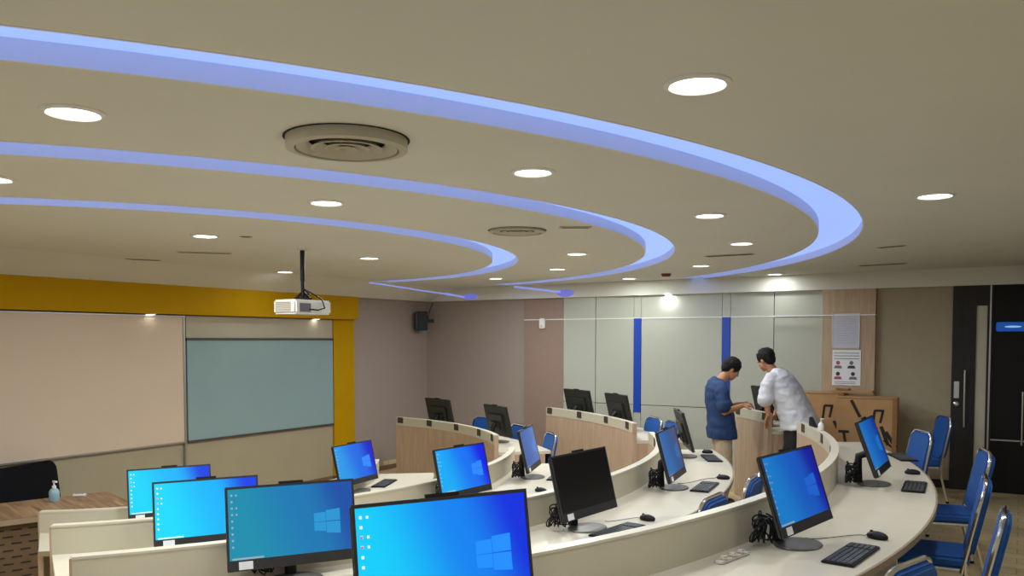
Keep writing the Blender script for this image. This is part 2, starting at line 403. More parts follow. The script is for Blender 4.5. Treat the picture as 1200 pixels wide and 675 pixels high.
o = thing('blue_reflection', (-.10, FAR-.055, 1.95), 0, 'small glowing blue reflection in the dark glass door at the right edge', 'reflection')  # glowing patch in place of a blue reflection in the glass
b = MB(); b.box(-.17, .17, -.02, 0, -.055, .055); ob('reflection_patch', b.mesh('reflection_patch', M['reflection_blue'], bevel=.01), o)
b = MB(); b.ball((.0, -.02, 0), .085, .004, .012); ob('reflection_core', b.mesh('reflection_core', M['reflection_pale'], smooth=True), o)

# posters on the oak column
def poster(name, lab, x0, x1, z0, z1, m):
    o = thing(name, ((x0+x1)/2, FAR-.10, z0), 0, lab, 'poster')
    w = (x1-x0)/2; b = MB(); b.box(-w, w, -.008, 0, 0, z1-z0); ob('sheet', b.mesh('sheet', m), o)
    return o, w, z1-z0
o, w, h = poster('notice_sheet', 'plain pale printed notice pinned on the oak column, upper of two', -2.07, -1.76, 1.70, 2.13, M['paperlav'])
b = MB()
for k in range(12): b.box(-w*.75, w*(.75 if k % 4 else .3), -.0095, -.008, h*.9-k*.03, h*.9-k*.03+.006)
ob('print_lines', b.mesh('print_lines', mat('faint_ink', (.45, .45, .5), .8)), o)
b = MB(); b.box(-w-.01, -w, -.012, 0, -.01, h+.01); b.box(w, w+.012, -.012, 0, -.01, h+.01); b.box(-w-.01, w+.012, -.012, 0, -.012, 0); ob('holder_frame', b.mesh('holder_frame', M['alu']), o)
o, w, h = poster('instruction_poster', 'white poster with four small pictograms on the oak column, lower of two', -2.07, -1.73, 1.22, 1.67, M['paper'])
b = MB()
for k, (l, r_) in enumerate(((-.8, .8), (-.3, .5), (-.8, .8))): b.box(-w+.02, w-.02, -.0095, -.008, h*.9-k*.035, h*.9-k*.035+.008)
ob('print_lines', b.mesh('print_lines', M['ink']), o)
b = MB()
for k in range(2): b.box(-w+.03, w-.06, -.0095, -.008, .02+k*.02, .026+k*.02)
ob('footer_lines', b.mesh('footer_lines', M['ink']), o)
for (px, pz, m1, m2) in ((-.10, .25, 'inkred', 'ink'), (.06, .25, 'ink', 'inkdark'), (-.10, .11, 'inkdark', 'inkred'), (.08, .11, 'inkdark', 'ink')):
    b = MB(); T = Matrix.Translation((px, -.009, pz))
    b.ball((0, 0, .035), .024, .0015, .026, T=T, nu=14, nv=8)
    b.cur = 1; b.prism([(-.05, 0), (.05, 0), (.035, .035), (-.035, .035)], -.001, .001, T @ Matrix.Rotation(PI/2, 4, 'X') @ Matrix.Translation((0, -.035, 0)))
    ob('pictogram', b.mesh('pictogram', [M[m1], M[m2]]), o)

# wall speaker in the far corner, white sensor on the rose panel
o = thing('wall_speaker', (FRONT+.16, FAR-.34, 1.95), rad(-40), 'black wall speaker hung high in the far corner', 'speaker')
b = MB(); b.box(-.09, .09, -.10, .08, 0, .32); ob('cabinet', b.mesh('cabinet', M['black'], bevel=.012), o)
b = MB(); b.box(-.078, .078, -.112, -.10, .015, .305); ob('grille', b.mesh('grille', M['dgrey'], bevel=.004), o)
b = MB(); b.box(-.02, .02, .08, .2, .13, .19); b.tube([(0, .1, .19), (0, .14, .36), (.02, .18, .46)], .006, 6); ob('bracket', b.mesh('bracket', M['black']), o)
o = thing('wall_sensor', (-6.37, FAR-.026, 1.97), 0, 'small white box fixed high on the rose beige wall panel', 'wall box')
b = MB(); b.box(-.05, .05, -.045, 0, 0, .16); ob('housing', b.mesh('housing', M['white'], bevel=.012), o)
b = MB(); b.ball((0, -.045, .04), .025, .012, .02); ob('lens', b.mesh('lens', M['offwhite'], smooth=True), o)

# ------------------------------------------------------------------ ceiling fittings
lamp_me = MB().lathe([(.0, -.006), (.088, -.006), (.088, .01), (0, .01)], 36).mesh('lamp_disc', M['lamp'])
rim_me = MB().lathe([(.088, -.004), (.095, -.012), (.112, -.006), (.114, 0), (.088, 0)], 36).mesh('lamp_rim', M['white'], smooth=True)
def add_light(x, y, z, p, size=.17, col=(.91, .955, .945)):
    l = bpy.data.lights.new('downlight_glow', 'AREA'); l.shape = 'DISK'; l.size = size; l.energy = p; l.color = col; l.spread = rad(180)
    lo = bpy.data.objects.new('downlight_glow', l); lo.location = (x, y, z-.016); C.objects.link(lo); return lo
LP = 24
DL = [(-.94, 2.7, 'round downlight, largest one, near the upper right, outside the outer blue cove'),
      (-3.04, 1.81, 'round downlight at the upper left between the outer and middle blue coves'),
      (-4.645, 2.315, 'round downlight cut by the left edge of the picture'),
      (-3.69, 3.8, 'round downlight between the middle and inner blue coves, above the projector'),
      (-2.13, 3.66, 'round downlight right of the big round air vent, inside the outer blue cove'),
      (-5.71, 4.49, 'round downlight left of the projector pole inside the inner blue cove'),
      (-5.80, 6.59, 'round downlight right of the projector pole inside the inner blue cove'),
      (-7.88, 7.38, 'small downlight just left of the projector, close to the front wall'),
      (-1.84, 5.56, 'round downlight left of the outer cove tip, nearer of the row inside its curve'),
      (-2.13, 7.32, 'round downlight below and right of another inside the tip of the outer cove'),
      (-.46, 5.5, 'round downlight at the far right, right of the outer cove tip'),
      (-3.77, 7.34, 'round downlight inside the tip of the middle cove, nearer of two'),
      (-4.78, 8.8, 'round downlight inside the tip of the middle cove, farther of two'),
      (-6.23, 9.69, 'small downlight beyond the inner cove tip, above the rose wall panel'),
      (-4.66, 10.66, 'small downlight near the far bulkhead above the left blue strip'),
      (-3.16, 9.26, 'small downlight at the far end of the outer cove, left of its tail'),
      (-2.75, 10.95, 'small downlight near the far bulkhead right of the outer cove tail')]
for x, y, lab in DL:
    o = thing('downlight', (x, y, CEIL), 0, lab, 'ceiling light', 'ceiling downlights')
    ob('diffuser', lamp_me, o); ob('rim', rim_me, o); rr_ = math.hypot(x-CX, y-CY); add_light(x, y, CEIL, LP*((.15 if y > 10.9 else .12 if x < -7.5 else .4) if (y > 10.9 or x < -7.5) else .4 if (x < -8 or y > 10) else .5 if rr_ > 7 else (.55 if x > -2.4 else .75) if rr_ > 5.5 else 1.35))
for x, y in ((-.6, .3), (-6.2, 2.0), (-5.0, -.3), (1.4, 3.0), (1.4, 6.5), (1.2, .4), (-2.6, -.3)):    # unseen lights added for illumination, outside the view
    add_light(x, y, CEIL, LP*.55)
# wall washer tucked under the far bulkhead
o = thing('downlight', (-4.30, FAR-.07, SOFF), 0, 'small downlight under the far bulkhead washing the cream board', 'ceiling light')
b = MB(); b.lathe([(0, -.004), (.05, -.004), (.05, -.010), (0, -.010)], 20); ob('diffuser', b.mesh('diffuser', M['lamp']), o)
b = MB(); b.lathe([(.05, 0), (.058, 0), (.058, -.008), (.05, -.010)], 20); ob('rim', b.mesh('rim', M['white']), o)
add_light(-4.30, FAR-.085, SOFF, 2.2, .06)

def round_vent(x, y, R, lab, drop):
    o = thing('air_diffuser', (x, y, CEIL), 0, lab, 'air vent')
    b = MB(); b.lathe([(R*.90, -.0), (R, -.002), (R, -drop), (R*.86, -drop-.004), (R*.84, -drop+.02)], 48); ob('rim', b.mesh('rim', M['vent'], smooth=True), o)
    b = MB(); b.lathe([(0, -.003), (R*1.04, -.003), (R*1.04, -.001)], 40); ob('neck', b.mesh('neck', M['ventdark']), o)
    for f0, f1 in ((.62, .80), (.40, .56), (.20, .34), (0, .15)):
        b = MB(); b.lathe([(R*f0, -drop*.35), (R*f1, -drop*1.0), (R*f1+.008, -drop*.95), (R*f0+.004, -drop*.3)], 40); ob('cone_ring', b.mesh('cone_ring', M['vent'], smooth=True), o)
round_vent(-2.46, 2.66, .255, 'large round stepped air vent between the outer and middle coves', .045)
round_vent(-3.37, 5.55, .22, 'flat round air vent near the tip of the middle cove', .018)
def slot_vent(x, y, L, W, ang, lab, dark=False):
    o = thing('slot_vent', (x, y, CEIL), rad(ang), lab, 'air vent')
    b = MB(); b.box(-L/2, L/2, -W/2, W/2, -.006, .0); ob('frame', b.mesh('frame', M['vent'], bevel=.002), o)
    b = MB(); n = 2 if not dark else 1
    for k in range(n):
        yy = (k-(n-1)/2)*W*.45; b.box(-L/2+.02, L/2-.02, yy-W*.14, yy+W*.14, -.0075, -.005)
    ob('slot', b.mesh('slot', M['ventdark']), o)
slot_vent(-2.90, 5.62, .24, .10, 33, 'short dark slot vent beside the flat round vent', True)
slot_vent(-6.83, 5.36, .5, .10, 50, 'slot vent left of the projector pole', True)
slot_vent(-7.97, 5.47, .36, .07, 60, 'faint slot vent closest to the front wall')
slot_vent(-2.53, 8.27, .5, .10, 0, 'slot vent inside the tail of the outer cove')
slot_vent(-1.37, 10.20, .52, .10, -8, 'slot vent near the far bulkhead above the notice sheet')
slot_vent(-1.04, 8.29, .26, .06, -20, 'short slot vent right of the outer cove tail')
slot_vent(-5.47, 4.70, .10, .05, 40, 'tiny access slot beside the projector pole')
o = thing('smoke_detector', (-3.90, 10.09, CEIL), 0, 'red brown detector on the ceiling near the far bulkhead', 'detector')
b = MB(); b.lathe([(0, -.045), (.05, -.045), (.062, -.02), (.065, 0)], 24); ob('housing', b.mesh('housing', M['redplastic'], smooth=True), o)
b = MB(); b.lathe([(.066, -.008), (.078, -.006), (.08, 0)], 24); ob('base_ring', b.mesh('base_ring', M['white'], smooth=True), o)

# projector
o = thing('ceiling_projector', (-5.79, 5.64, CEIL), 0, 'white projector hanging from the ceiling on a black pole', 'projector')
b = MB(); b.tube([(0, 0, 0), (0, 0, -.30)], .022, 14); b.tube([(0, 0, -.29), (0, 0, -.46)], .017, 14); ob('mount_pole', b.mesh('mount_pole', M['black'], smooth=True), o)
b = MB(); b.lathe([(0, 0), (.05, 0), (.05, -.012), (0, -.012)], 20); ob('ceiling_plate', b.mesh('ceiling_plate', M['white']), o)
b = MB(); b.box(-.06, .06, -.06, .06, -.475, -.455); b.tube([(.0, .0, -.40), (.04, .06, -.47)], .012, 8); b.tube([(.0, .0, -.40), (-.04, -.06, -.47)], .012, 8); b.tube([(0,0,-.36),(.05,.03,-.42),(.03,.0,-.46)], .009, 8); ob('bracket', b.mesh('bracket', M['black']), o)
b = MB(); b.box(-.22, .08, -.17, .30, -.61, -.475); ob('body', b.mesh('body', M['white'], bevel=.018, smooth=True), o)
b = MB()
for k in range(7): b.box(-.18, .02, -.173, -.168, -.585+k*.013, -.578+k*.013)
ob('side_grille', b.mesh('side_grille', M['edge']), o)
b = MB(); b.box(.078, .084, -.12, .02, -.59, -.51); ob('port_panel', b.mesh('port_panel', M['ink']), o)
b = MB(); b.tube([(-.225, .2, -.54), (-.25, .2, -.54)], .05, 18); ob('lens', b.mesh('lens', M['black'], smooth=True), o)
b = MB(); b.tube([(.01, .02, -.38), (.05, .09, -.42), (.09, .16, -.47), (.115, .17, -.55), (.10, .10, -.57), (.083, .0, -.565)], .007, 8); ob('cable', b.mesh('cable', M['black'], smooth=True), o)

# ------------------------------------------------------------------ curved desks
def curved_desk(R, a0, a1, zf, zd, lab, notch, W=.65, ztop=None, cut=0):
    """one stretch of bench: upright partition, oak front, desktop on the outer side"""
    ztop = ztop or zd+.20; inner_floor = zf-.14 if zf > -.4 else zf
    if zf == -.28: inner_floor = -.46
    am = (a0+a1)/2; org = polar(R, am, zf)
    o = thing('curved_desk', org, 0, lab, 'desk', 'curved computer desks')
    def part(name, b, m, **k): return ob(name, shift(b, org).mesh(name, m, **k), o)
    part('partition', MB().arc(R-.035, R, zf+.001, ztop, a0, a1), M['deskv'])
    part('front_panel', MB().arc(R-.050, R-.035, inner_floor+.005, ztop-.11, a0, a1), M['oak'])
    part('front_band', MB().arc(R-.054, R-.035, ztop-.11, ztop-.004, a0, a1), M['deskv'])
    part('top_cap', MB().arc(R-.056, R+.004, ztop-.004, ztop+.008, a0, a1), M['desk'])
    part('desktop', MB().arc(R, R+W-.012, zd-.035, zd, a0, a1, cut=cut), M['desk'])
    part('edge_strip', MB().arc(R+W-.012, R+W, zd-.036, zd-.001, a0+cut, a1), M['edge'])
    for a, s_ in ((a0, 1), (a1, -1)):
        da = s_*math.degrees(.03/R)
        e = MB(); e.arc(R-.05, R+.001, inner_floor+.005, ztop, a-da*.4, a, 1); e.arc(R, R+W-.08, zf+.001, zd-.035, a, a+da, 1, cut=cut*.88 if s_ > 0 else 0, cut1=cut*.88 if s_ > 0 else 0); part('end_panel', e, M['oak'])
    n = max(1, int((a1-a0)*PI/180*R/1.6))
    for i in range(1, n):
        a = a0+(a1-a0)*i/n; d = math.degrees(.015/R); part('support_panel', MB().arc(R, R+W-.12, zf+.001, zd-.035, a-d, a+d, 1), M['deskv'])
    for a in notch:
        d = math.degrees(.055/R)
        part('cable_box', MB().arc(R-.062, R-.03, ztop-.075, ztop+.0075, a-d, a+d, 2), M['socket'])
    return o
curved_desk(2.50, -52, 40, -.46, .29, 'innermost curved cream desk, lowest row nearest the front boards', (-40,-28,-16,-4,8,20,32), W=.62, ztop=.45, cut=4.6)
curved_desk(4.00, -42, 31, -.28, .47, 'near part of the second curved desk row from the front, three lit monitors on it', (-36,-27,-18,-9,0,9,18,27), ztop=.645, cut=2.0)
curved_desk(3.90, 44, 85, -.28, .47, 'far curved desk with oak front at the middle left, near the far corner', (45.5, 54, 64.5, 74.5, 83.8))
curved_desk(5.50, -37.6, 32, -.14, .61, 'near part of the third curved desk row, black switched off monitor on it', (-30,-22,-14,-6,2,10,18,26), ztop=.795, cut=2.2)
curved_desk(5.50, 40.2, 66.5, -.14, .61, 'far curved desk with oak front below the left blue wall strip', (42.2, 49.7, 57.7, 65.6))
curved_desk(6.97, -36, 28.3, 0, .75, 'outermost curved desk nearest the camera, blue chairs along its outer edge', (-33,-26,-19,-12,-5,2,4,11.5,19,26.3))
curved_desk(6.97, 36.3, 43.6, 0, .75, 'short far desk block with oak front between the two men', (36.9, 43.0))
b = None

# ------------------------------------------------------------------ monitors
W2, PH = .315, .405
logo = emit('wallpaper_emblem', (.10, .50, .95), .8)
screen_off = mat('dark_screen', (.006, .006, .006), .3, spec=.3)
panel_cache = {}
def panel(tilt):
    """panel meshes leaning back by tilt degrees: local x right, z up, -y to the user"""
    if tilt in panel_cache: return panel_cache[tilt]
    Tp = Matrix.Translation((0, .05-PH*sin(rad(tilt)), .085)) @ Matrix.Rotation(-rad(tilt), 4, 'X'); d = {}
    b = MB(); b.box(-W2, W2, 0, .022, 0, PH, Tp); d['back_shell'] = b.mesh('back_shell', M['backshell'], bevel=.006)
    b = MB(); b.box(-.2, .2, .022, .045, .07, .30, Tp); b.box(-.12, .12, .045, .06, .09, .2, Tp); d['rear_housing'] = b.mesh('rear_housing', M['backshell'], bevel=.012)
    b = MB()
    b.box(-W2, W2, -.006, 0, 0, .052, Tp); b.box(-W2, W2, -.006, 0, PH-.012, PH, Tp); b.box(-W2, -W2+.011, -.006, 0, .052, PH-.012, Tp); b.box(W2-.011, W2, -.006, 0, .052, PH-.012, Tp)
    d['bezel'] = b.mesh('bezel', M['bezel'])
    x0, x1, z0, z1 = -W2+.011, W2-.011, .052, PH-.012
    sc = MB()
    def quad(xa, xb, za, zb, y): sc.add([(xa, y, za), (xb, y, za), (xb, y, zb), (xa, y, zb)], [(0,1,2,3)], Tp)
    sc.box(x0, x1, -.0035, .0005, z0, z1, Tp)
    d['screen_off'] = sc.mesh('screen', screen_off)
    sc.cur = 1; lx, lz = .165, .20                         # the four window panes of the wallpaper emblem
    for (sa, sb, ta, tb) in ((-.060, -.001, .0015, .048), (.001, .072, .002, .056), (-.060, -.001, -.048, -.0015), (.001, .072, -.056, -.002)):
        sc.add([(lx+sa, -.0042, lz+ta*(1+sa*2)), (lx+sb, -.0042, lz+ta*(1+sb*2)), (lx+sb, -.0042, lz+tb*(1+sb*1.2)), (lx+sa, -.0042, lz+tb*(1+sa*1.2))], [(0,1,2,3)], Tp)
    sc.cur = 2
    for k in range(9): quad(x0+.013, x0+.022, z1-.034-k*.031, z1-.024-k*.031, -.0042)
    for k in (0, 2, 3): quad(x0+.035, x0+.043, z1-.034-k*.031, z1-.025-k*.031, -.0042)
    sc.cur = 3
    for k in (2, 3): quad(x0+.013, x0+.021, z1-.034-k*.031, z1-.026-k*.031, -.0044)
    sc.cur = 4; quad(x0+.012, x0+.16, z0+.002, z0+.011, -.0042)
    d['screen'] = sc.mesh('screen', [M['black'], logo, M['icon'], M['iconr'], M['taskbar']])
    b = MB(); b.box(-W2+.052, -W2+.118, -.0072, -.006, .006, .044, Tp); d['sticker'] = b.mesh('sticker', M['paper'])
    b = MB(); b.box(-.06, .06, -.003, .014, PH, PH+.012, Tp); d['webcam'] = b.mesh('webcam', M['black'], bevel=.002)
    b = MB(); top = Tp @ Vector((0, .05, .17))
    b.tube([(0, .085, .008), (0, .09, .12), (0, .085, .20), tuple(top)], [.03, .028, .028, .026], 12); d['stand'] = b.mesh('stand', M['black'], smooth=True)
    panel_cache[tilt] = d; return d
bs = MB(); bs.lathe([(0, 0), (.138, 0), (.142, .005), (.136, .011), (0, .013)], 36, Matrix.Translation((0, -.02, 0)) @ Matrix.Diagonal((1, .82, 1, 1))); base_me = bs.mesh('stand_base', M['basegrey'], smooth=True)
cb = MB()
rr = random.Random(3)
for k in range(7):
    pts = []; a = rr.uniform(0, 6.28); cx, cy = rr.uniform(-.20, -.10), rr.uniform(.085, .12)
    for i in range(26):
        t = i/25; pts.append((cx+.05*sin(a+t*11+k)+rr.uniform(-.006, .006), cy+.035*cos(a+t*9), max(.006, .02+.15*abs(sin(t*5+k))*(1-.3*t))))
    cb.tube(pts, .0045, 6)
cable_me = cb.mesh('cable_bundle', M['black'], smooth=True)
def screen_set(l, m, r, s): return (l, m, r, s)
scr_n = [0]
def monitor(x, y, z, phi, lab, scr=None, up=0, cab=True, group='all in one computers on the desks', sticker=True, tilt=13):
    o = thing('desktop_monitor', (x, y, z), rad(phi), lab, 'monitor', group); d = panel(tilt)
    for nm in ('back_shell', 'rear_housing', 'bezel', 'webcam', 'stand'): ob(nm, d[nm], o).location.z = up if nm != 'stand' else 0
    ob('stand_base', base_me, o)
    s_ = ob('screen', d['screen' if scr else 'screen_off'], o); s_.location.z = up
    if scr:
        scr_n[0] += 1
        s_.material_slots[0].link = 'OBJECT'; s_.material_slots[0].material = screen_mat('wallpaper_%d' % scr_n[0], *scr[:4])
        lm = emit('emblem_%d' % scr_n[0], scr[4], 1.0); s_.material_slots[1].link = 'OBJECT'; s_.material_slots[1].material = lm
        if len(scr) > 5:
            for i in (2, 3, 4):
                s_.material_slots[i].link = 'OBJECT'; s_.material_slots[i].material = emit('icon_dim', (.5*scr[5], .7*scr[5], .9*scr[5]), .8)
    if sticker: p = ob('sticker', d['sticker'], o); p['label'] = 'white sticker'; p.location.z = up
    if cab: ob('cable_bundle', cable_me, o)
    return o
S = srgb
bright = (S(0, 218, 255), S(0, 180, 252), S(0, 60, 230), 1.0, S(10, 172, 252))
bright2 = (S(0, 215, 250), S(0, 180, 250), S(0, 60, 225), 1.0, S(10, 172, 250))
teal = (S(8, 140, 172), S(10, 118, 178), S(14, 76, 165), 1.0, S(22, 128, 184), .5)
near = (S(0, 205, 250), S(0, 130, 240), S(0, 45, 220), 1.0, S(20, 128, 236))
deep = (S(0, 118, 196), S(0, 84, 184), S(0, 12, 150), 1.0, S(8, 84, 184), .45)
mid = (S(30, 150, 230), S(10, 100, 225), S(0, 20, 200), 1.0, S(30, 112, 228), .6)
dim = (S(40, 88, 160), S(60, 100, 176), S(84, 116, 180), 1.0, S(70, 110, 180), .3)
dim2 = (S(10, 96, 166), S(16, 74, 138), S(60, 66, 104), 1.0, S(30, 90, 150), .3)
edge_ = (S(20, 110, 190), S(10, 84, 168), S(10, 50, 140), 1.0, S(20, 100, 180), .3)
monitor(-1.585, 2.18, .75, 60, 'largest and nearest lit monitor at the bottom centre, bright blue wallpaper', near, up=.046, tilt=10)
monitor(-3.06, 2.90, .61, 57, 'teal toned lit monitor left of the nearest one, on the third desk row', teal, up=-.01, tilt=10)
monitor(-4.33, 3.39, .47, 59, 'bright cyan monitor second from left, overlapping the leftmost one', bright, up=-.03, tilt=10)
monitor(-5.80, 4.19, .29, 62, 'leftmost and farthest bright cyan monitor, in the lowest desk row', bright2, tilt=10)
monitor(-5.62, 6.17, .29, 96, 'small lit monitor on the innermost desk beside the mustard stripe', mid)
monitor(-3.86, 5.52, .47, 85, 'lit blue monitor on the second desk row below the oak fronted far desk', (S(0, 170, 245), S(0, 112, 240), S(0, 20, 225), 1.0, S(24, 118, 242), .6), up=-.02)
monitor(-4.02, 6.87, .47, 109, 'narrow lit monitor seen nearly edge on, left of the black screened one', dim)
monitor(-2.33, 4.66, .61, 84, 'black switched off monitor in the middle of the third desk row', up=.005, tilt=14)
monitor(-2.375, 6.30, .61, 99, 'dim blue monitor on the third row right of the black one', dim2, tilt=15)
monitor(*polar(5.74, 26.5, .61), 118, 'monitor seen from behind at a slant, in front of the man in blue', None, cab=False, tilt=16)
monitor(-.975, 4.345, .75, 80, 'large deep blue lit monitor at centre right on the outermost desk', deep, tilt=18, up=.01)
monitor(-.918, 6.47, .75, 89.5, 'narrow blue monitor seen edge on before the cardboard boxes', edge_, tilt=20, up=.01)
monitor(*polar(5.72, 62.0, .61), 152, 'black monitor back above the far oak desk, left one of two beside the blue strip', None, cab=False, sticker=False)
monitor(*polar(5.72, 51.5, .61), 141, 'black monitor back above the far oak desk, just under the left blue wall strip', None, cab=False, sticker=False)
monitor(*polar(4.22, 77.5, .47), 160, 'black monitor back nearest the far corner under the wall speaker', None, cab=False, sticker=False)
monitor(*polar(4.22, 57.5, .47), 150, 'black monitor back at the right end of the far corner desk', None, cab=False, sticker=False)
monitor(*polar(7.18, 41.0, .75), 132, 'black monitor back between the two men on the short oak block', None, cab=False, sticker=False)

# keyboards and mice
kb = MB(); kb.prism([(-.225, -.075), (.225, -.075), (.225, .075), (-.225, .075)], 0, .012); kbody_me = kb.mesh('keyboard_body', M['black'], bevel=.004)
ky = MB(); kn = MB()
for r_ in range(5):
    for c in range(18):
        if c in (13,) and r_ != 9: continue
        x = -.212+c*.0238; y = -.062+r_*.0255
        if r_ == 0 and 4 <= c <= 8:
            if c == 4: ky.box(x, x+.0238*5-.004, y, y+.020, .012, .017)
            continue
        (kn if c > 13 else ky).box(x, x+.0195, y, y+.020, .012, .017)
keys_me = ky.mesh('keys', M['keys']); pad_me = kn.mesh('number_pad', M['keys'])
ms = MB(); ms.ball((0, 0, .012), .034, .058, .026, nu=18, nv=10); mouse_me = ms.mesh('mouse_shell', M['black'], smooth=True)
wh = MB(); wh.tube([(-.004, .032, .033), (.004, .032, .033)], .009, 12); wheel_me = wh.mesh('scroll_wheel', M['keys'], smooth=True)
def keyboard(x, y, z, rz, lab):
    o = thing('keyboard', (x, y, z+.001), rad(rz), lab, 'keyboard', 'keyboards'); ob('keyboard_body', kbody_me, o); ob('keys', keys_me, o); ob('number_pad', pad_me, o)
def mouse(x, y, z, rz, lab, mon=None):
    o = thing('computer_mouse', (x, y, z+.001), rad(rz), lab, 'mouse', 'computer mice'); ob('mouse_shell', mouse_me, o); ob('scroll_wheel', wheel_me, o)
    if mon:
        p0 = Vector((0, .055, .012)); iv = Matrix.Rotation(-rad(rz), 4, 'Z') @ (Vector((mon[0]-x, mon[1]-y, 0)))
        pts = []
        for i in range(15):
            t = i/14; p = p0.lerp(Vector((iv.x, iv.y, .012)), t); p.x += .05*sin(t*PI*2); pts.append((p.x, p.y, .004 if 0 < i else .012))
        b = MB(); b.tube(pts, .0022, 5); ob('cable', b.mesh('cable', M['black']), o)
keyboard(-.685, 4.26, .75, 83, 'keyboard in front of the large deep blue monitor on the outermost desk')
mouse(-.63, 4.70, .75, 70, 'mouse beside the keyboard of the large deep blue monitor', (-.95, 4.5))
keyboard(-.63, 6.47, .75, 93, 'keyboard right of the edge on monitor, near the outer desk rim')
mouse(-.71, 7.12, .75, 96, 'mouse just beyond the keyboard by the edge on monitor')
keyboard(-.89, 8.05, .75, 112, 'farthest keyboard on the outermost desk, near a blue chair')
keyboard(-2.11, 4.68, .61, 83, 'keyboard in front of the black switched off monitor')
mouse(-2.08, 5.08, .61, 80, 'mouse beside the keyboard of the black switched off monitor', (-2.3, 4.9))
keyboard(-2.15, 6.45, .61, 97, 'keyboard in front of the dim blue monitor on the third row')
mouse(-2.15, 6.93, .61, 100, 'mouse beyond the keyboard of the dim blue monitor', (-2.4, 6.5))
keyboard(-2.62, 8.05, .61, 118, 'keyboard at the round end of the third desk, below the man in blue')
mouse(-2.79, 8.44, .61, 110, 'mouse beyond the keyboard below the man in blue')
keyboard(-3.80, 7.02, .47, 108, 'grey keyboard beside the narrow monitor, half hidden by the black screen')
mouse(-3.56, 6.26, .47, 90, 'mouse left of the black monitor on the second desk row')
keyboard(-5.66, 6.64, .29, 113, 'keyboard right of the small monitor by the mustard stripe')
mouse(-5.86, 6.48, .29, 100, 'mouse between the small monitor and its keyboard by the mustard stripe')
# small plugs on the outer desk, loose items on the far partition
o = thing('plug_box', (-1.16, 3.90, .75), rad(78), 'cream socket strip with plugs lying along the outer partition foot', 'socket')
b = MB(); b.box(-.14, .14, -.022, .022, 0, .014); ob('housing', b.mesh('housing', M['offwhite'], bevel=.006), o)
for k in range(3):
    b = MB(); b.box(-.105+k*.08, -.06+k*.08, -.02, .018, .014, .032); ob('plug', b.mesh('plug', M['desk'], bevel=.008), o)
o = thing('power_adapter', polar(6.95, 24.2, .958), rad(118), 'small black wedge shaped adapter on the far end of the outer partition', 'adapter')
b = MB(); b.prism([(-.10, 0), (.08, 0), (.08, .09)], -.02, .02, Matrix.Rotation(PI/2, 4, 'X')); ob('case', b.mesh('case', M['black'], bevel=.006), o)
def bottle(x, y, z, s_, lab, liquid, cap):
    o = thing('sanitizer_bottle', (x, y, z), 0, lab, 'bottle')
    b = MB(); b.lathe([(0, 0), (.038, 0), (.042, .006), (.042, .085), (.030, .105), (.016, .115), (0, .115)], 24, Matrix.Scale(s_, 4)); ob('bottle_body', b.mesh('bottle_body', liquid, smooth=True), o)
    b = MB(); b.lathe([(0, .115), (.017, .115), (.017, .135), (.007, .137), (.007, .165), (0, .165)], 16, Matrix.Scale(s_, 4)); b.box(-.012*s_, .04*s_, -.008*s_, .008*s_, .165*s_, .178*s_); ob('pump', b.mesh('pump', cap), o)
bottle(*polar(6.95, 21.3, .960), .62, 'tiny white bottle standing on the outer partition before the boxes', M['white'], M['white'])

# ------------------------------------------------------------------ chairs
def rounded(w, h, r, n=6, top_only=False):
    pts = []
    for cx, cy, a0 in ((w-r, h-r, 0), (-w+r, h-r, 90), (-w+r, r, 180), (w-r, r, 270)):
        if top_only and a0 >= 180:
            pts.append((cx+(r if a0 == 270 else -r), 0)); continue
        for i in range(n+1):
            a = rad(a0+90*i/n); pts.append((cx+r*cos(a), cy+r*sin(a)))
    return pts
CH = {}
st = MB(); st.prism([(x, y-.225) for x, y in rounded(.225, .45, .07)], .40, .47); CH['seat'] = st.mesh('seat', M['bluefab'], bevel=.02, smooth=True, seg=3)
Tb = Matrix.Translation((0, -.215, .47)) @ Matrix.Rotation(rad(12), 4, 'X') @ Matrix.Rotation(PI/2, 4, 'X')
bk = MB(); bk.prism(rounded(.205, .47, .09, 8), -.025, .03, Tb); CH['backrest'] = bk.mesh('backrest', M['bluefab'], bevel=.015, smooth=True, seg=3)
fr = MB(); Ti = Tb
arch = [(-.215, -.10)] + [(-.215, .36)] + [(-.215+.10*(1-cos(rad(a))), .38+.10*sin(rad(a))) for a in range(0, 91, 15)][0:] 
arch = arch + [(-x, y) for x, y in arch[::-1]]
fr.tube([(x, y, -.012) for x, y in arch], .0125, 8, Tb); CH['back_frame'] = fr.mesh('back_frame', M['chrome'], smooth=True)
sf = MB(); sf.tube([(-.20, -.20, .39), (-.20, .19, .39), (.20, .19, .39), (.20, -.20, .39)], .011, 8, closed=True); CH['seat_frame'] = sf.mesh('seat_frame', M['chrome'], smooth=True)
legs = []
for sx in (-1, 1):
    l = MB(); l.tube([(sx*.20, .19, .39), (sx*.205, .20, .30), (sx*.215, .225, .012)], .0125, 8); legs.append(l.mesh('leg', M['chrome'], smooth=True))
    l = MB(); l.tube([(sx*.215, -.20, .44), (sx*.21, -.20, .30), (sx*.215, -.27, .012)], .0125, 8); legs.append(l.mesh('leg', M['chrome'], smooth=True))
foot = MB(); foot.lathe([(0, 0), (.016, 0), (.016, .02), (0, .02)], 10); foot_me = foot.mesh('rubber_foot', M['black'])
feetpos = [(-.215, .225), (-.215, -.27), (.215, .225), (.215, -.27)]
def chair(x, y, z, rz, lab):
    o = thing('banquet_chair', (x, y, z), rad(rz), lab, 'chair', 'blue chairs at the desks')
    for k, me in CH.items(): ob(k, me, o)
    for me, p in zip(legs, feetpos):
        l = ob('leg', me, o); f = ob('rubber_foot', foot_me, l); f.location = (p[0], p[1], 0)
def rchair(R, th, z, lab, turn=0):
    x, y, _ = polar(R, th); chair(x, y, z, th+90+turn, lab)
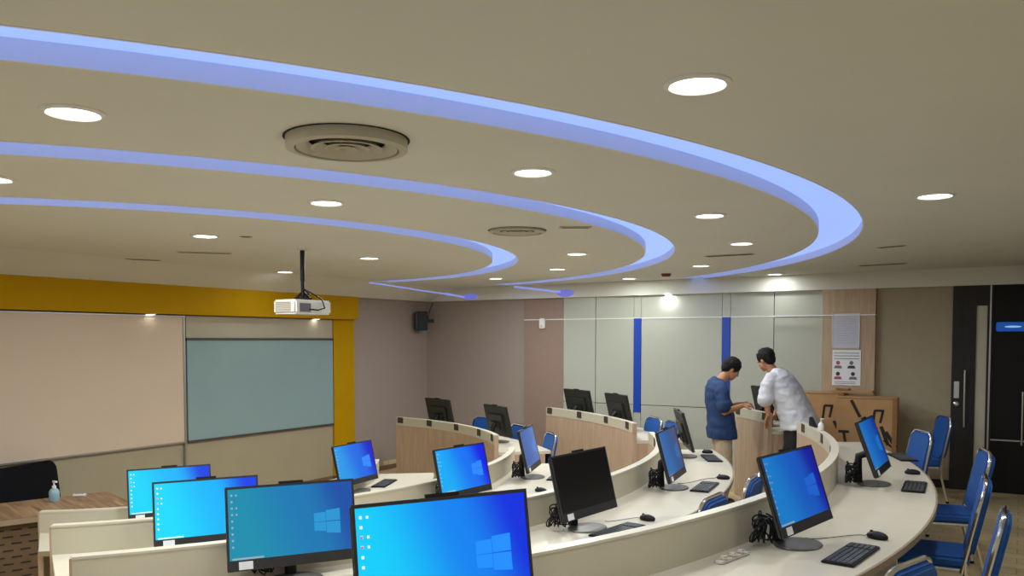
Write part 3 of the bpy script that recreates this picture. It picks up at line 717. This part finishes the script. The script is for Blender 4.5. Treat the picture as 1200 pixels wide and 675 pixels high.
rchair(7.74, 13.4, 0, 'blue chrome chair at the outer desk, second from the door, seat in view')
rchair(7.58, 3.0, 0, 'blue chrome chair at the outer desk with seat wide in view, third from the door')
rchair(7.72, -5.3, 0, 'blue chrome chair at the right edge, near the bottom, only its back in view', 6)
rchair(7.66, -14.6, 0, 'nearest blue chair, only the top of its chrome back at the bottom edge', -3)
rchair(7.60, 22.8, 0, 'blue chair at the far curve of the outer desk, behind the farthest keyboard', 6)
chair(-1.0, 10.30, 0, 114, 'blue chair standing by the far wall right beside the dark door')
rchair(6.10, 11.5, -.14, 'blue chair pushed under the third desk, farthest of three seen from the side')
rchair(6.12, 4.6, -.14, 'blue chair pushed under the third desk, middle of three seen from the side')
rchair(6.10, -3.2, -.14, 'blue chair pushed under the third desk, lowest chrome back above the outer partition')
rchair(4.30, 46.5, -.28, 'blue chair at the right end of the far corner desk, left of the oak front')
rchair(4.32, 60, -.28, 'blue chair half hidden behind the black monitor on the far corner desk')
rchair(4.55, 74.5, -.28, 'blue chair between the two black monitor backs of the far corner desk')
rchair(5.76, 48.3, -.14, 'blue chair at the right end of the far oak desk below the cream board')
rchair(5.76, 43.2, -.14, 'dark shaded blue chair tucked under the end of the far oak desk')
rchair(3.10, 26.5, -.46, 'blue chair behind the innermost desk, only its back tip beside a keyboard')

# ------------------------------------------------------------------ teacher's desk
TA = rad(-17)
o = thing('teacher_desk', (-7.36, 3.66, -.46), TA, 'brown teacher desk with striped wood top and perforated front at the lower left', 'desk')
b = MB(); b.box(-.42, .42, -1.0, .97, .775, .80); ob('desktop', b.mesh('desktop', M['zebra'], bevel=.003), o)
b = MB(); b.box(.405, .425, -1.0, .97, .755, .80); ob('front_edge', b.mesh('front_edge', M['edge']), o)
b = MB(); b.box(.33, .355, -.96, .86, .02, .775); ob('front_panel', b.mesh('front_panel', M['brownpanel']), o)
b = MB()
for r_ in range(12):
    for c in range(14):
        y = -.92+c*.125+(r_ % 2)*.062; z = .08+r_*.056
        if y+.075 < .85: b.box(.354, .358, y, y+.075, z, z+.012)
ob('slits', b.mesh('slits', M['slit']), o)
for y in (-.96, .83):
    b = MB(); b.box(-.38, .33, y, y+.03, 0, .775); ob('side_panel', b.mesh('side_panel', M['brownpanel']), o)
bottle(-7.42, 4.16, .34, 1.05, 'hand sanitizer pump bottle standing on the teacher desk', M['gel'], M['white'])
o = thing('remote_control', (-7.46, 4.42, .341), rad(40), 'small white remote lying near the end of the teacher desk', 'remote')
b = MB(); b.box(-.06, .06, -.022, .022, 0, .022); ob('case', b.mesh('case', M['white'], bevel=.008), o)
b = MB()
for k in range(4): b.box(-.04+k*.02, -.028+k*.02, -.01, .01, .0215, .0235)
ob('buttons', b.mesh('buttons', M['ink']), o)
# executive chair behind it
o = thing('office_chair', (-8.04, 4.43, -.46), rad(-75), 'black office chair with rounded back behind the teacher desk', 'chair')
Tq = Matrix.Translation((0, -.22, .47)) @ Matrix.Rotation(rad(8), 4, 'X') @ Matrix.Rotation(PI/2, 4, 'X')
b = MB(); b.prism(rounded(.40, .57, .10, 8), -.045, .05, Tq); ob('backrest', b.mesh('backrest', M['leather'], bevel=.03, smooth=True, seg=4), o)
b = MB(); b.prism([(x, y-.25) for x, y in rounded(.27, .52, .09)], .40, .50); ob('seat', b.mesh('seat', M['leather'], bevel=.03, smooth=True, seg=3), o)
b = MB(); b.tube([(0, 0, .12), (0, 0, .40)], .028, 14); b.tube([(0, -.05, .40), (0, -.24, .42), (0, -.28, .55)], .02, 10); ob('gas_post', b.mesh('gas_post', M['dgrey'], smooth=True), o)
for k in range(5):
    a = 2*PI*k/5; b = MB(); b.tube([(0, 0, .12), (.28*cos(a), .28*sin(a), .065)], [.03, .018], 10); l = ob('base_arm', b.mesh('base_arm', M['dgrey'], smooth=True), o)
    b = MB(); b.tube([(.28*cos(a)-.015*sin(a), .28*sin(a)+.015*cos(a), .03), (.28*cos(a)+.015*sin(a), .28*sin(a)-.015*cos(a), .03)], .03, 14); ob('caster', b.mesh('caster', M['black'], smooth=True), l)
for sx in (-1, 1):
    b = MB(); b.tube([(sx*.27, -.18, .46), (sx*.31, -.16, .64), (sx*.31, .10, .66), (sx*.27, .12, .46)], .017, 8); ob('armrest', b.mesh('armrest', M['dgrey'], smooth=True), o)

# ------------------------------------------------------------------ cardboard boxes
def carton(x, y, z, w, d, h, rz, lab, marks, tape=True):
    o = thing('cardboard_box', (x, y, z), rad(rz), lab, 'box', 'cartons by the oak column')
    b = MB(); b.box(-w/2, w/2, -d/2, d/2, 0, h); ob('carton', b.mesh('carton', M['card'], bevel=.006), o)
    b = MB(); b.box(-w/2-.001, w/2+.001, -d/2-.001, d/2+.001, h-.004, h+.003); b.v = [(v[0], v[1]*.16, v[2]) for v in b.v]; ob('tape', b.mesh('tape', M['tape']), o)
    b = MB(); b.box(-w/2+.004, w/2-.004, -d/2-.004, -d/2+.001, h-.012, h-.002); b.box(w*.42, w*.49, -d/2-.0035, -d/2, 0, h) ; ob('flap_edge', b.mesh('flap_edge', M['tape']), o)
    if marks:
        y0, y1 = -d/2-.003, -d/2
        def bar(xa, za, xb, zb, t):
            dx, dz = xb-xa, zb-za; L = math.hypot(dx, dz); ux, uz = -dz/L*t, dx/L*t
            b.add([(xa-ux, y0, za-uz), (xb-ux, y0, zb-uz), (xb+ux, y0, zb+uz), (xa+ux, y0, za+uz)], [(0,1,2,3)])
        for kind, mx, mz in marks:
            b = MB()
            if kind == 'n': bar(mx-.05, mz-.09, mx-.03, mz+.09, .014); bar(mx-.03, mz+.085, mx+.07, mz+.085, .014); bar(mx+.03, mz-.06, mx+.06, mz+.09, .014)
            if kind == 't': bar(mx-.06, mz+.08, mx+.06, mz+.08, .016); bar(mx, mz+.08, mx+.03, mz-.10, .016)
            if kind == 'w': bar(mx-.06, mz+.12, mx+.02, mz-.10, .02); bar(mx-.01, mz+.06, mx+.10, mz-.12, .02); bar(mx-.03, mz-.04, mx+.06, mz-.12, .012)
            if kind == 'l': bar(mx-.05, mz+.10, mx+.05, mz-.10, .018)
            ob('printed_mark', b.mesh('printed_mark', M['cardink']), o)
carton(-1.57, 10.74, 0, .66, .42, 1.11, 4, 'front cardboard carton with black printed symbols beside the dark door wall', [('n', .12, .88), ('w', .22, .66), ('t', -.25, .62), ('l', -.12, .98)])
carton(-2.22, 10.95, 0, .72, .40, 1.14, 2, 'rear left cardboard carton behind the man in the white shirt', [('n', .17, .90), ('l', .30, .70)])
o = thing('folded_cardboard', (-1.78, 10.95, 1.142), rad(8), 'loose flat cardboard piece lying on top of the cartons under the posters', 'cardboard')
b = MB(); b.prism([(-.24, -.08), (.23, -.09), (.25, .07), (-.22, .09)], 0, .03); ob('sheet', b.mesh('sheet', M['card'], bevel=.004), o)
b = MB(); b.prism([(-.20, -.06), (-.05, -.07), (-.02, .05), (-.17, .06)], .03, .05, Matrix.Rotation(rad(2), 4, 'Y')); ob('flap', b.mesh('flap', M['tape'], bevel=.004), o)

# ------------------------------------------------------------------ people
def fuse(name, b, voxel, material, smooth_it=4, noise=0, nscale=9, seed=0):
    """one continuous surface from overlapping closed pieces"""
    me = b.mesh(name, material); tmp = bpy.data.objects.new(name, me); C.objects.link(tmp)
    m = tmp.modifiers.new('r', 'REMESH'); m.mode = 'VOXEL'; m.voxel_size = voxel
    s_ = tmp.modifiers.new('s', 'SMOOTH'); s_.iterations = smooth_it; s_.factor = .5
    dg = bpy.context.evaluated_depsgraph_get(); out = bpy.data.meshes.new_from_object(tmp.evaluated_get(dg))
    bpy.data.objects.remove(tmp); out.name = name
    if noise:
        from mathutils import noise as nz
        nrm = [v.normal.copy() for v in out.vertices]
        for v, n in zip(out.vertices, nrm):
            p = v.co*nscale; v.co += n*noise*(nz.noise(Vector((p.x, p.y, p.z*1.8+seed)))+.5*nz.noise(Vector((p.x*2.3+3, p.y*2.3, p.z*3+seed))))
    out.materials.clear(); out.materials.append(material)
    out.polygons.foreach_set('use_smooth', [True]*len(out.polygons)); out.update(); return out
def limb(b, pts, radii, n=14):
    P_ = []; R_ = []
    for i in range(len(pts)-1):
        for k in range(4):
            t = k/4; P_.append(Vector(pts[i]).lerp(Vector(pts[i+1]), t)); R_.append(radii[i]*(1-t)+radii[i+1]*t)
    P_.append(Vector(pts[-1])); R_.append(radii[-1])
    b.tube(P_, R_, n)
    for p, r in ((P_[0], R_[0]), (P_[-1], R_[-1])): b.ball(p, r*.99)
    for p, r in zip(pts[1:-1], radii[1:-1]): b.ball(p, r*1.0)
def loft(b, secs, n=24):
    """secs: (centre, half depth, half width, pitch) with depth along x and width along y"""
    vs = []; fs = []
    for c, rx, ry, pit in secs:
        for k in range(n):
            a = 2*PI*k/n; e = .85
            ca, sa = cos(a), sin(a); x = rx*math.copysign(abs(ca)**e, ca); y = ry*math.copysign(abs(sa)**e, sa)
            vs.append((c[0]+x*cos(pit), c[1]+y, c[2]-x*sin(pit)))
    for i in range(len(secs)-1):
        for k in range(n): fs.append((i*n+k, i*n+(k+1)%n, (i+1)*n+(k+1)%n, (i+1)*n+k))
    fs += [tuple(range(n))[::-1], tuple((len(secs)-1)*n+k for k in range(n))]
    b.add(vs, fs)
def hand(b, wrist, direction, palm_n, side, curl=.5, s_=1.0):
    """palm, four fingers of unequal length with bends, thumb from the side of the palm"""
    d = Vector(direction).normalized(); n = Vector(palm_n); n = (n-d*n.dot(d)).normalized(); w = d.cross(n).normalized()*side
    W_ = Vector(wrist)
    for t in (.02, .04, .06, .08):
        for o_ in (-.022, 0, .022): b.ball(W_+d*t*s_+w*o_*s_, .0165*s_, nu=10, nv=8)
    for i, (off, L) in enumerate(((-.031, .070), (-.011, .080), (.010, .074), (.030, .058))):
        p = W_+d*.085*s_+w*off*s_; pts = [p]; dd = d.copy()
        for k, f in enumerate((.45, .32, .23)):
            dd = (dd*cos(curl*.8)+n*sin(curl*.8)).normalized() if k else (dd*cos(curl*.5)+n*sin(curl*.5)).normalized()
            p = p+dd*L*f*s_; pts.append(p)
            nn = n
        limb(b, pts, [.0105*s_, .0098*s_, .009*s_, .0078*s_], 8)
    p = W_+d*.025*s_-w*.030*s_; q = p-w*.030*s_+d*.028*s_+n*.012; r_ = q+d*.030*s_+n*.015*s_
    limb(b, [p, q, r_], [.0135*s_, .011*s_, .0085*s_], 8)
def head(b, c, pitch, yaw=0):
    """skull, jaw, nose, brow, lips and ears; returns the head matrix (x forward)"""
    T = Matrix.Translation(c) @ Matrix.Rotation(yaw, 4, 'Z') @ Matrix.Rotation(pitch, 4, 'Y')
    b.ball((-.012, 0, .025), .098, .077, .092, T=T); b.ball((.035, 0, -.045), .062, .058, .072, T=T)
    b.ball((.058, 0, -.088), .030, .032, .026, T=T)
    b.ball((.082, 0, .012), .018, .05, .012, T=T)                    # brow
    b.tube([T @ Vector((.084, 0, .008)), T @ Vector((.106, 0, -.028)), T @ Vector((.088, 0, -.036))], [.010, .015, .010], 10)
    for s_ in (-1, 1):
        b.ball((.0, s_*.078, -.012), .018, .010, .030, T=T); b.ball((.098, s_*.010, -.033), .010, .009, .008, T=T)
        b.ball((.062, s_*.036, -.028), .022, .02, .02, T=T)
    b.ball((.088, 0, -.060), .011, .022, .006, T=T); b.ball((.085, 0, -.070), .011, .019, .006, T=T)
    return T
def hair_cap(T, long_back=.0):
    b = MB(); b.ball((-.020, 0, .042), .110, .092, .096, T=T); b.ball((-.055, 0, -.005), .062, .075, .075, T=T)
    rr = random.Random(5)
    for k in range(46):
        a = rr.uniform(0, 2*PI); e = rr.uniform(.15, 1.35); x = -.015+.098*cos(e)*cos(a); y = .08*cos(e)*sin(a); z = .045+.088*sin(e)
        if x > .05 and z < .07: continue
        b.ball((x, y, z), .018, .018, .014, T=T, nu=8, nv=6)
    for s_ in (-1, 1): b.ball((.012, s_*.074, .012), .016, .008, .03, T=T)
    return b
def face_parts(T, o):
    for s_ in (-1, 1):
        b = MB(); b.ball((.073, s_*.030, -.010), .008, .011, .006, T=T, nu=10, nv=8); e = ob('eye', b.mesh('eye', M['white'], smooth=True), o)
        b = MB(); b.ball((.079, s_*.030, -.011), .0035, .006, .005, T=T, nu=8, nv=6); ob('iris', b.mesh('iris', M['black'], smooth=True), e)
        b = MB(); b.tube([T @ Vector((.090, s_*.014, .008)), T @ Vector((.088, s_*.032, .013)), T @ Vector((.076, s_*.048, .008))], .0045, 6); ob('eyebrow', b.mesh('eyebrow', M['hair']), o)
def shoe(sx, x, yaw=0):
    b = MB(); T = Matrix.Translation((x, sx, 0)) @ Matrix.Rotation(yaw, 4, 'Z')
    b.ball((.09, 0, .04), .10, .046, .045, T=T); b.ball((-.02, 0, .05), .07, .04, .055, T=T); b.box(-.08, .18, -.042, .042, .0, .02, T); return b

def man_blue():
    o = thing('person', (-2.95, 9.42, -.14), rad(30), 'man in a navy short sleeved shirt and beige trousers looking down at his hands', 'person')
    B = MB(); hc = Vector((.105, 0, 1.60))
    T = head(B, hc, rad(34))
    limb(B, [(-.035, 0, 1.45), (.055, 0, 1.545)], [.062, .056])
    loft(B, [((.0, 0, .86), .11, .165, 0), ((-.01, 0, 1.0), .10, .15, 0), ((-.035, 0, 1.2), .11, .165, rad(5)), ((-.05, 0, 1.36), .105, .18, rad(12)), ((-.045, 0, 1.45), .06, .10, rad(15))])
    for s_ in (-1, 1):
        sh = (-.045, s_*.185, 1.395)
        if s_ < 0: el, wr = (-.02, s_*.235, 1.125), (.205, s_*.12, 1.185)
        else: el, wr = (.02, s_*.225, 1.13), (.225, s_*.05, 1.19)
        limb(B, [sh, el], [.052, .041]); limb(B, [el, wr], [.041, .028])
        hand(B, wr, (.95, -s_*.25, .12), (0, -s_*.5, -1), -s_, .75)
        limb(B, [(0, s_*.09, .88), (.03, s_*.10, .48), (-.01, s_*.10, .07)], [.085, .055, .038])
        limb(B, [(-.01, s_*.10, .06), (.11, s_*.11, .035)], [.038, .03])
    ob('body', fuse('body', B, .0065, M['skin'], 3), o)
    face_parts(T, o); ob('hair', fuse('hair', hair_cap(T), .006, M['hair'], 2, .003, 60), o)
    Sx = MB()
    loft(Sx, [((.01, 0, .80), .165, .215, 0), ((.0, 0, .90), .165, .212, 0), ((-.01, 0, 1.05), .15, .205, 0), ((-.04, 0, 1.22), .15, .212, rad(5)), ((-.06, 0, 1.36), .132, .215, rad(12)), ((-.055, 0, 1.44), .10, .16, rad(18)), ((-.035, 0, 1.49), .062, .078, rad(24))])
    for s_ in (-1, 1):
        el = (-.03, s_*.245, 1.19) if s_ < 0 else (.0, s_*.235, 1.19)
        limb(Sx, [(-.05, s_*.165, 1.40), (-.045, s_*.205, 1.34), el], [.075, .078, .080])
    ob('shirt', fuse('shirt', Sx, .010, M['navy'], 4, .011, 7, 1), o)
    K = MB(); loft(K, [((.0, 0, .80), .12, .175, 0), ((.0, 0, .95), .12, .165, 0)])
    for s_ in (-1, 1): limb(K, [(0, s_*.09, .84), (.03, s_*.10, .48), (-.005, s_*.10, .10)], [.105, .078, .066])
    ob('trousers', fuse('trousers', K, .010, M['khaki'], 3, .006, 8, 2), o)
    for s_ in (-1, 1): ob('shoe', fuse('shoe', shoe(s_*.105, 0), .007, M['shoe'], 3), o)
    d = thing('phone', (-2.95, 9.42, 1.08), rad(30), 'small pale cable end held in the hands of the man in navy', 'cable end')
    b = MB(); b.box(.295, .335, -.05, .02, -.012, .012); b.tube([(.315, .02, 0), (.33, .06, -.03), (.33, .09, -.10)], .006, 8); ob('plug_body', b.mesh('plug_body', M['offwhite'], bevel=.004), d)
    d.name = 'cable_plug'
man_blue()

def man_white():
    o = thing('person', (-2.20, 9.60, 0), rad(168), 'man in a loose white shirt and black trousers leaning over a desk, back turned', 'person')
    B = MB(); hc = Vector((.31, .03, 1.565))
    T = head(B, hc, rad(24), rad(-8))
    limb(B, [(.20, 0, 1.40), (.27, .02, 1.50)], [.062, .056])
    loft(B, [((-.06, 0, .88), .11, .165, rad(10)), ((.0, 0, 1.02), .10, .15, rad(20)), ((.09, 0, 1.18), .11, .165, rad(28)), ((.16, 0, 1.33), .105, .18, rad(32)), ((.20, 0, 1.40), .06, .10, rad(36))])
    arms = {1: [(.17, .19, 1.35), (.19, .25, 1.13), (.165, .24, .955)], -1: [(.17, -.19, 1.35), (.26, -.25, 1.10), (.29, -.19, .93)]}
    for s_, (sh, el, wr) in arms.items():
        limb(B, [sh, el], [.052, .041]); limb(B, [el, wr], [.041, .028])
        if s_ > 0: hand(B, wr, (.25, -.1, -.8), (-.6, 0, -.6), -1, .35)
        else: hand(B, wr, (.4, .1, -.8), (-.6, 0, -.6), 1, .6)
        limb(B, [(-.05, s_*.09, .90), (-.04, s_*.105, .49), (-.09, s_*.11, .07)], [.085, .055, .038])
        limb(B, [(-.09, s_*.11, .06), (.03, s_*.12, .035)], [.038, .03])
    ob('body', fuse('body', B, .0065, M['skin'], 3), o)
    face_parts(T, o); ob('hair', fuse('hair', hair_cap(T), .006, M['hair'], 2, .003, 60), o)
    Sx = MB()
    loft(Sx, [((-.11, 0, .80), .20, .225, rad(6)), ((-.08, 0, .90), .19, .222, rad(10)), ((-.01, 0, 1.05), .17, .218, rad(18)), ((.08, 0, 1.20), .165, .225, rad(26)), ((.145, 0, 1.33), .14, .225, rad(32)), ((.185, 0, 1.405), .10, .16, rad(36)), ((.215, .005, 1.45), .068, .08, rad(38))])
    limb(Sx, [(.165, .17, 1.36), (.185, .215, 1.27), (.195, .245, 1.13)], [.080, .088, .093])
    limb(Sx, [(.165, -.17, 1.36), (.21, -.215, 1.27), (.275, -.24, 1.15)], [.080, .088, .09])
    ob('shirt', fuse('shirt', Sx, .010, M['whiteshirt'], 3, .010, 10, 4), o)
    K = MB(); loft(K, [((-.07, 0, .82), .13, .175, 0), ((-.05, 0, .96), .12, .165, 0)])
    for s_ in (-1, 1): limb(K, [(-.06, s_*.09, .86), (-.04, s_*.105, .49), (-.085, s_*.11, .10)], [.105, .078, .066])
    ob('trousers', fuse('trousers', K, .010, M['blacktr'], 3, .006, 8, 2), o)
    for s_ in (-1, 1): ob('shoe', fuse('shoe', shoe(s_*.115, -.08), .007, M['shoe'], 3), o)
man_white()

# ------------------------------------------------------------------ world, camera, view
w = bpy.data.worlds.new('World'); bpy.context.scene.world = w; w.use_nodes = True
w.node_tree.nodes['Background'].inputs[0].default_value = (.93, .96, .94, 1); w.node_tree.nodes['Background'].inputs[1].default_value = .3  # soft fill added to lift the room, entering at the unbuilt near side
cd = bpy.data.cameras.new('camera'); cam = bpy.data.objects.new('camera', cd); C.objects.link(cam)
cd.sensor_width = 36; cd.sensor_fit = 'HORIZONTAL'; cd.lens = 36*971/1200; cd.shift_y = (440.4-337.5)/1200; cd.clip_start = .05
cam.location = (0, 0, 1.8); cam.rotation_euler = (rad(90-2.5), 0, rad(31.627))
sn = bpy.context.scene; sn.camera = cam
sn.view_settings.view_transform = 'Standard'; sn.view_settings.look = 'None'; sn.view_settings.gamma = 1
sn.view_settings.use_curve_mapping = False; sn.view_settings.exposure = 0
sn.cycles.use_denoising = True; sn.cycles.max_bounces = 8; sn.cycles.diffuse_bounces = 5; sn.cycles.sample_clamp_indirect = 4
